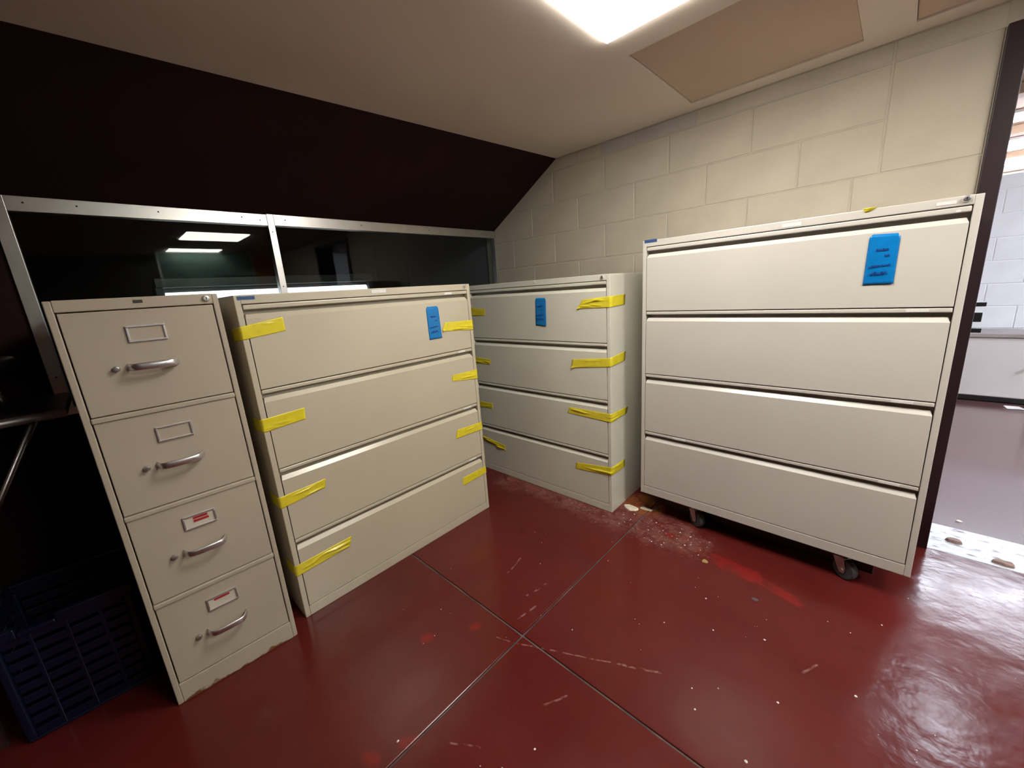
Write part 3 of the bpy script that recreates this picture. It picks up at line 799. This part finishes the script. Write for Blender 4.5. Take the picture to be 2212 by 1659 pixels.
# ---- lateral cabinet in the corner
yield_rails.clear()
H3 = 1.3213
c3 = lateral_cabinet((-2.099, 1.778, 0), 0.01725, 1.067, H3, "beige3", 0.0200, 0.0309, 0.0477, (0.9561, 0.6480, 0.3364),
    "wide putty four-drawer filing cabinet with yellow tape, in the corner of the block wall", depth=0.46)
lock(c3, 1.025, 1.307)
MB().lathe([(0, 0.009), (0.001, 0.009), (0.0014, 0.007)], (0.586, 0, 1.311), (0, -1, 0), 16).build("round_sticker", M["white_label"], c3).scale = (1, 1, 1)
for r, (a, b_, z0, z1) in zip(yield_rails, ((0.966, 1.040, 1.275, 1.284), (0.975, 1.037, 0.959, 0.967), (0.975, 1.037, 0.651, 0.659), (0.975, 1.037, 0.339, 0.347))):
    small_label(r, a, b_, z0, z1, mat="card", y=-0.0007)
tape(c3, ((0.906, 1.200), (1.067, 1.212), (1.067, 1.157), (0.871, 1.153)), ('R', 1.214, 1.160, 0.161, 0.155, 1.067), wrinkles(21, 5, 0.004, 0.2), True)
tape(c3, ((0.829, 0.875), (1.067, 0.898), (1.067, 0.851), (0.822, 0.826)), ('R', 0.911, 0.859, 0.165, 0.154, 1.067), wrinkles(22, 2, 0.002, 0.1), True)
tape(c3, ((0.800, 0.592), (1.067, 0.592), (1.067, 0.544), (0.783, 0.555)), ('R', 0.587, 0.550, 0.191, 0.175, 1.067), wrinkles(23, 4, 0.0045, 0.1, 0.0, 2.0))
tape(c3, ((0.833, 0.252), (1.067, 0.281), (1.067, 0.231), (0.829, 0.211)), ('R', 0.276, 0.229, 0.152, 0.152, 1.067), wrinkles(24, 4, 0.0045, 0.15, 0.0, 2.0))
tape(c3, ((0.0, 1.180), (0.158, 1.164), (0.146, 1.124), (0.0, 1.122)), None, wrinkles(25, 1, 0.001))
tape(c3, ((0.0, 0.838), (0.173, 0.830), (0.161, 0.796), (0.0, 0.792)), None, wrinkles(26, 3, 0.003))
tape(c3, ((0.0, 0.518), (0.159, 0.516), (0.147, 0.479), (0.0, 0.474)), None, wrinkles(27, 2, 0.002))
tape(c3, ((0.0, 0.258), (0.244, 0.224), (0.248, 0.186), (0.0, 0.225)), None, wrinkles(28, 5, 0.007, 0.2))
blue_tag(c3, ((0.587, 1.221), (0.663, 1.219), (0.658, 1.058), (0.580, 1.063)), 31)

# ---- lateral cabinet on the dolly
yield_rails.clear()
H4, Z4 = 1.3339, 0.1264
c4 = lateral_cabinet((-0.913, 1.903, Z4), -0.01019, 1.0729, H4, "beige4", 0.0185, 0.0283, 0.0483, (0.9831, 0.6647, 0.3502),
    "large pale putty four-drawer filing cabinet raised on a wheeled dolly by the doorway")
lock(c4, 1.038, 1.450 - Z4, 0.0095)
maker_badge(c4, ((0.009, 1.464 - Z4), (0.071, 1.464 - Z4), (0.071, 1.4500 - Z4), (0.009, 1.4500 - Z4)))
small_label(c4, 0.568, 0.628, 1.4375 - Z4, 1.4500 - Z4)
small_label(c4, 0.975, 1.018, 1.4400 - Z4, 1.4500 - Z4)
for r, (a, b_, z0, z1) in zip(yield_rails, ((1.02, 1.03, 1.2880, 1.2940), (0.945, 1.000, 0.986, 0.995), (0.945, 1.001, 0.668, 0.677), (0.944, 1.003, 0.353, 0.362))):
    small_label(r, a, b_, z0, z1, y=-0.0007)
small_label(yield_rails[3], 0.170, 0.233, 0.353, 0.362, y=-0.0007)
blue_tag(c4, ((0.827, 1.376 - Z4), (0.905, 1.372 - Z4), (0.904, 1.209 - Z4), (0.825, 1.207 - Z4)), 41, bulge=0.004)
# torn end of tape left on the top edge
surf_patch(c4, "tape_scrap", M["tape"], ((0.800, H4 + 0.004), (0.838, H4 + 0.003), (0.822, H4 - 0.006), (0.806, H4 - 0.009)), nu=8, nv=5,
           relief=lambda a, b: 0.006 * math.sin(math.pi * a) * (1 - b) + 0.001)

# dolly under it
dl = empty("furniture_dolly", (-0.913 + 0.5365, 1.903 + 0.235, 0), -0.01019)
tag(dl, "low dark wooden dolly on grey casters beneath the large cabinet", "dolly")
for yy in (-0.19, 0.10): MB().box(-0.42, 0.42, yy, yy + 0.09, 0.113, 0.1255).build("deck_board", M["wood_dark"], dl, bevel=0.002)
for xx in (-0.36, 0.27): MB().box(xx, xx + 0.09, -0.21, 0.21, 0.102, 0.113).build("cross_board", M["wood_dark"], dl, bevel=0.002)
for yy in (-0.135, 0.115): MB().box(-0.44, 0.44, yy, yy + 0.02, 0.022, 0.102).build("shade_rail", M["black_plastic"], dl, bevel=0.002)  # black boards added to darken the shaded gap under the cabinet
def caster(x, y, ang):
    R_, Wd = 0.044, 0.030
    cz = R_
    fk = MB()
    ca, sa = math.cos(ang), math.sin(ang)        # rolling direction
    def tr(p): return (x + p[0] * ca - p[1] * sa, y + p[0] * sa + p[1] * ca, p[2])
    f = MB()
    for sgn in (-1, 1):
        yo = sgn * (Wd / 2 + 0.004)
        prof = [(0.042, 0.094), (-0.002, 0.094), (-0.012, cz + 0.008), (-0.009, cz - 0.014), (0.009, cz - 0.016), (0.018, cz)]
        f.prism_y([(p[0], p[1]) for p in prof], yo - 0.0015, yo + 0.0015)
    f.box(-0.006, 0.044, -Wd / 2 - 0.0055, Wd / 2 + 0.0055, 0.0905, 0.095)
    f.lathe([(0.095, 0.022), (0.101, 0.022), (0.1018, 0.018)], (0.018, 0, 0), (0, 0, 1), 16)
    f.lathe([(-Wd / 2 - 0.008, 0.006), (Wd / 2 + 0.008, 0.006)], (0, 0, cz), (0, 1, 0), 10)
    f.v = [tr(p) for p in f.v]
    fo = f.build("caster", M["dull_steel"], dl, bevel=0.001)
    wm = MB().lathe([(-Wd / 2, 0.012), (-Wd / 2, R_ - 0.005), (-Wd / 2 + 0.004, R_ - 0.001), (0, R_), (Wd / 2 - 0.004, R_ - 0.001), (Wd / 2, R_ - 0.005), (Wd / 2, 0.012)], (0, 0, cz), (0, 1, 0), 28)
    wm.v = [tr(p) for p in wm.v]
    wm.build("wheel", M["rubber"], fo, smooth=False)
caster(-0.245, -0.185, math.radians(150)); caster(0.355, -0.190, math.radians(150))
caster(-0.245, 0.165, math.radians(120)); caster(0.355, 0.165, math.radians(200))

# ---- narrow vertical cabinet
W1, H1 = 0.372, 1.3312
c1 = empty("vertical_file_cabinet", (-1.584, -0.084, 0), 1.5430)
tag(c1, "narrow beige four-drawer filing cabinet with chrome handles", "filing cabinet")
m1, t1, b1 = 0.0155, 0.0315, 0.0757
body = MB()
body.box(0, m1, 0, 0.64, 0, H1 - 0.001).box(W1 - m1, W1, 0, 0.64, 0, H1 - 0.001)
body.box(m1, W1 - m1, 0, 0.64, H1 - t1, H1)
body.box(m1, W1 - m1, 0, 0.64, 0, b1 - 0.002)
body.box(m1, W1 - m1, 0.03, 0.64, b1 - 0.002, H1 - t1)
body.build("body", M["beige1"], c1, bevel=0.0025)
rails = (0.991, 0.682, 0.3705)
tops = [H1 - t1 - 0.003] + [r - 0.001 for r in rails]
bots = [r + 0.0175 for r in rails] + [b1 + 0.001]
for k in range(3):
    MB().box(m1 + 0.001, W1 - m1 - 0.001, -0.004, 0.03, rails[k], rails[k] + 0.015).build("rail", M["beige1"], c1, bevel=0.003)
for k in range(4):
    zt, zb = tops[k], bots[k]
    d = MB().box(m1 + 0.003, W1 - m1 - 0.003, 0.001, 0.028, zb, zt).build("drawer", M["beige1"], c1, bevel=0.002)
    # label holder
    v1 = zt - 0.0445; v0 = v1 - 0.0475; u0, u1 = 0.139, 0.226
    fr = MB(); fw = 0.0055
    fr.box(u0, u1, -0.004, 0.001, v1 - fw, v1).box(u0, u1, -0.004, 0.001, v0, v0 + fw)
    fr.box(u0, u0 + fw, -0.004, 0.001, v0 + fw, v1 - fw).box(u1 - fw, u1, -0.004, 0.001, v0 + fw, v1 - fw)
    fr.build("label_holder", M["holder"], d, bevel=0.0012)
    cardm = "card" if k >= 2 else "beige1"
    small_label(d, u0 + fw, u1 - fw, v0 + fw, v1 - fw, mat=cardm, y=-0.0004)
    if k == 2:
        for (a0, a1, zz) in ((0.166, 0.204, v1 - 0.0160), (0.166, 0.206, v1 - 0.0265)):
            small_label(d, a0, a1, zz, zz + 0.0075, "red_label", "red_ink", -0.0016)
    if k == 3:
        small_label(d, 0.160, 0.204, v1 - 0.0165, v1 - 0.0095, "red_label", "red_ink", -0.0016)
    # arched pull
    hz = zt - 0.161; a0, a1 = 0.122, 0.236
    pts = []
    for q in range(17):
        s_ = q / 16
        x = a0 + (a1 - a0) * s_
        e = min(s_, 1 - s_) / 0.16
        yv = -0.030 * (math.sin(min(1, e) * math.pi / 2) ** 0.8) - 0.004 * math.sin(math.pi * s_)
        pts.append((x, yv + 0.001, hz))
    MB().tube(pts, 0.0036, 12, 0.0105).build("handle", M["handle"], d, smooth=True)
    # thumb latch
    MB().lathe([(0, 0.0082), (0.010, 0.0078), (0.013, 0.0065), (0.0135, 0.004)], (0.098, 0.001, hz), (0, -1, 0), 18).build("thumb_latch", M["dull_steel"], d)
lock(c1, 0.341, 1.317, 0.0095)
small_label(c1, 0.172, 0.192, 1.3145, 1.3230, "maker_badge", "black_badge", -0.0015)

# ------------------------------------------------------------------ clutter in the dark at the left
# navy crate
cr = empty("plastic_crate", (-1.800, -0.425, 0), math.pi / 2 - 0.03)
tag(cr, "navy blue slotted plastic crate on the floor at the left edge", "crate")
CW, CD, CH = 0.31, 0.33, 0.395
cb_ = MB()
cb_.box(0.0, CW, 0.0, CD, 0.0, 0.012)
for (x0, x1, y0, y1) in ((0, 0.022, 0, 0.022), (CW - 0.022, CW, 0, 0.022), (0, 0.022, CD - 0.022, CD), (CW - 0.022, CW, CD - 0.022, CD)):
    cb_.box(x0, x1, y0, y1, 0.012, CH - 0.03)
cb_.build("base_and_posts", M["crate"], cr, bevel=0.006, seg=3)
zs = [0.012, 0.055, 0.095, 0.135, 0.175, 0.215, 0.255, 0.295, 0.335]
for (k, zz) in enumerate(zs):
    hgt = 0.027
    MB().box(0.022, CW - 0.022, 0.003, 0.009, zz, zz + hgt).build("slat", M["crate"], cr, bevel=0.002)
for side in range(3):
    sm = MB()
    for zz in zs:
        if side == 0: sm.box(0.022, CW - 0.022, CD - 0.009, CD - 0.003, zz, zz + 0.027)
        elif side == 1: sm.box(0.003, 0.009, 0.022, CD - 0.022, zz, zz + 0.027)
        else: sm.box(CW - 0.009, CW - 0.003, 0.022, CD - 0.022, zz, zz + 0.027)
    sm.build("side_slats", M["crate"], cr, bevel=0.002)
rb = MB()
for xx in (0.075, 0.15, 0.225): rb.box(xx, xx + 0.010, 0.001, 0.008, 0.012, CH - 0.03)
rb.build("rib", M["crate"], cr, bevel=0.002)
rim = MB()
rim.box(-0.006, 0.06, -0.006, 0.016, CH - 0.034, CH).box(0.14, CW + 0.006, -0.006, 0.016, CH - 0.034, CH)
rim.box(0.06, 0.14, -0.006, 0.016, CH - 0.034, CH - 0.018)
rim.box(-0.006, CW + 0.006, CD - 0.016, CD + 0.006, CH - 0.034, CH)
rim.box(-0.006, 0.016, 0.016, CD - 0.016, CH - 0.034, CH).box(CW - 0.016, CW + 0.006, 0.016, CD - 0.016, CH - 0.034, CH)
rim.build("rim", M["crate"], cr, bevel=0.004)

# tall table with chrome edge, a stool on it
tb = empty("tall_table", (-2.05, -0.42, 0)); tag(tb, "tall black-topped table with chrome edge and braces, left of the narrow cabinet", "table")
MB().box(-0.22, 0.22, -0.40, 0.30, 0.992, 1.012).build("table_top", M["black_plastic"], tb, bevel=0.003)
ed = MB(); ed.tube([(0.225, -0.40, 1.002), (0.225, 0.0, 1.002), (0.225, 0.30, 1.002)], 0.0125, 12).build("edge_band", M["handle"], tb, smooth=True)
for (x, y) in ((0.19, -0.06), (0.19, -0.36), (-0.19, -0.06), (-0.19, -0.36)):
    MB().tube([(x, y, 0.0), (x, y, 0.5), (x, y, 0.990)], 0.013, 12).build("leg", M["dull_steel"], tb, smooth=True)
for x in (0.19, -0.19):
    MB().tube([(x, 0.225, 0.990), (x, -0.045, 0.48)], 0.006, 8).build("brace", M["dull_steel"], tb, smooth=True)
so = empty("low_stool", (-1.93, -0.33, 1.016)); tag(so, "black padded stool with chrome legs standing on the tall table", "stool")
sp = MB().lathe([(0.0, 0.10), (0.004, 0.135), (0.016, 0.148), (0.030, 0.146), (0.040, 0.12), (0.043, 0.05)], (0, 0, 0.105), (0.08, -0.22, 1), 32)
sp.build("seat", M["black_plastic"], so, smooth=True)
for k in range(4):
    a = math.radians(35 + 90 * k)
    MB().tube([(0.10 * math.cos(a), 0.10 * math.sin(a), 0.0), (0.085 * math.cos(a), 0.085 * math.sin(a), 0.108 - 0.018 * math.cos(a - 1.9) )], 0.0085, 10).build("leg", M["chrome"], so, smooth=True)

# ------------------------------------------------------------------ debris on the floor
def chip(name, label, cat, loc, rx, ry, h, mat, seed, group=None):
    rnd = random.Random(seed); n = 9; prof = []
    for k in range(n):
        a = 2 * math.pi * k / n; s_ = rnd.uniform(0.7, 1.1)
        prof.append((rx * s_ * math.cos(a), ry * s_ * math.sin(a)))
    mb = MB(); v = [(x, y, 0.0) for x, y in prof] + [(x * 0.86, y * 0.86, h * rnd.uniform(0.6, 1.0)) for x, y in prof]
    f = [tuple(range(n - 1, -1, -1)), tuple(range(n, 2 * n))] + [(i, (i + 1) % n, (i + 1) % n + n, i + n) for i in range(n)]
    o = mb.add(v, f).build(name, M[mat]); o.location = loc
    return tag(o, label, cat, group)
chip("plaster_flake", "pale torn plaster flake on the floor at the foot of the corner cabinet", "debris", (-0.972, 1.905, 0.0005), 0.055, 0.030, 0.006, "plaster", 3)
chip("plaster_flake", "thin pale flake lying towards the dark gap under the large cabinet", "debris", (-0.90, 1.945, 0.0005), 0.045, 0.015, 0.003, "plaster", 8)
chip("brick_chip", "flat pinkish chip on the worn threshold next to the door jamb", "debris", (0.325, 2.525, 0.0005), 0.035, 0.022, 0.014, "brick_chip", 4)
chip("brick_chip", "flat pinkish chip on the worn threshold near the right edge", "debris", (0.462, 2.432, 0.0005), 0.034, 0.020, 0.014, "brick_chip", 5)
chip("paint_flake", "small pale flake on the hall floor just past the threshold", "debris", (0.358, 2.757, -0.0035), 0.014, 0.010, 0.006, "grit", 6)
chip("paint_flake", "bluish grey flake beside the bright red floor patch", "debris", (-0.270, 1.585, 0.0003), 0.016, 0.010, 0.001, "rubber", 7)
chip("dry_scrap", "ochre scrap on the floor in front of the first caster", "debris", (-0.497, 1.694, 0.0003), 0.016, 0.013, 0.005, "ochre_chip", 9)
rnd = random.Random(5); gm = MB()
px_spots = [(-0.42, 1.47), (-0.35, 1.33), (-0.30, 1.00), (-0.33, 1.06), (-0.12, 1.18), (-0.5, 1.25), (0.02, 1.62), (0.10, 1.73), (0.05, 1.35), (-0.2, 1.40), (-0.75, 1.0), (-0.92, 0.35), (-0.6, 0.6), (-0.15, 0.95), (0.18, 1.27), (0.22, 2.05), (0.17, 1.95)]
for i in range(95):
    if i < len(px_spots): x, y = px_spots[i]; r = rnd.uniform(0.0022, 0.0042)
    else:
        x, y = rnd.uniform(-1.4, 0.5), rnd.uniform(0.3, 1.74); r = rnd.uniform(0.0008, 0.0022)
        if i % 3 == 0: x, y = rnd.uniform(-0.98, -0.5), rnd.uniform(1.68, 1.86); r = rnd.uniform(0.0015, 0.004)
    n = 6; ph = rnd.uniform(0, 6)
    ring = [(x + r * rnd.uniform(0.7, 1.3) * math.cos(ph + 2 * math.pi * k / n), y + r * rnd.uniform(0.7, 1.3) * math.sin(ph + 2 * math.pi * k / n), 0.0002) for k in range(n)]
    gm.add(ring + [(x, y, r * 0.8)], [(k, (k + 1) % n, n) for k in range(n)] + [tuple(range(n - 1, -1, -1))])
g = gm.build("floor_grit", M["grit"]); tag(g, "scattered white grit and crumbs on the red floor", "grit", kind="stuff")
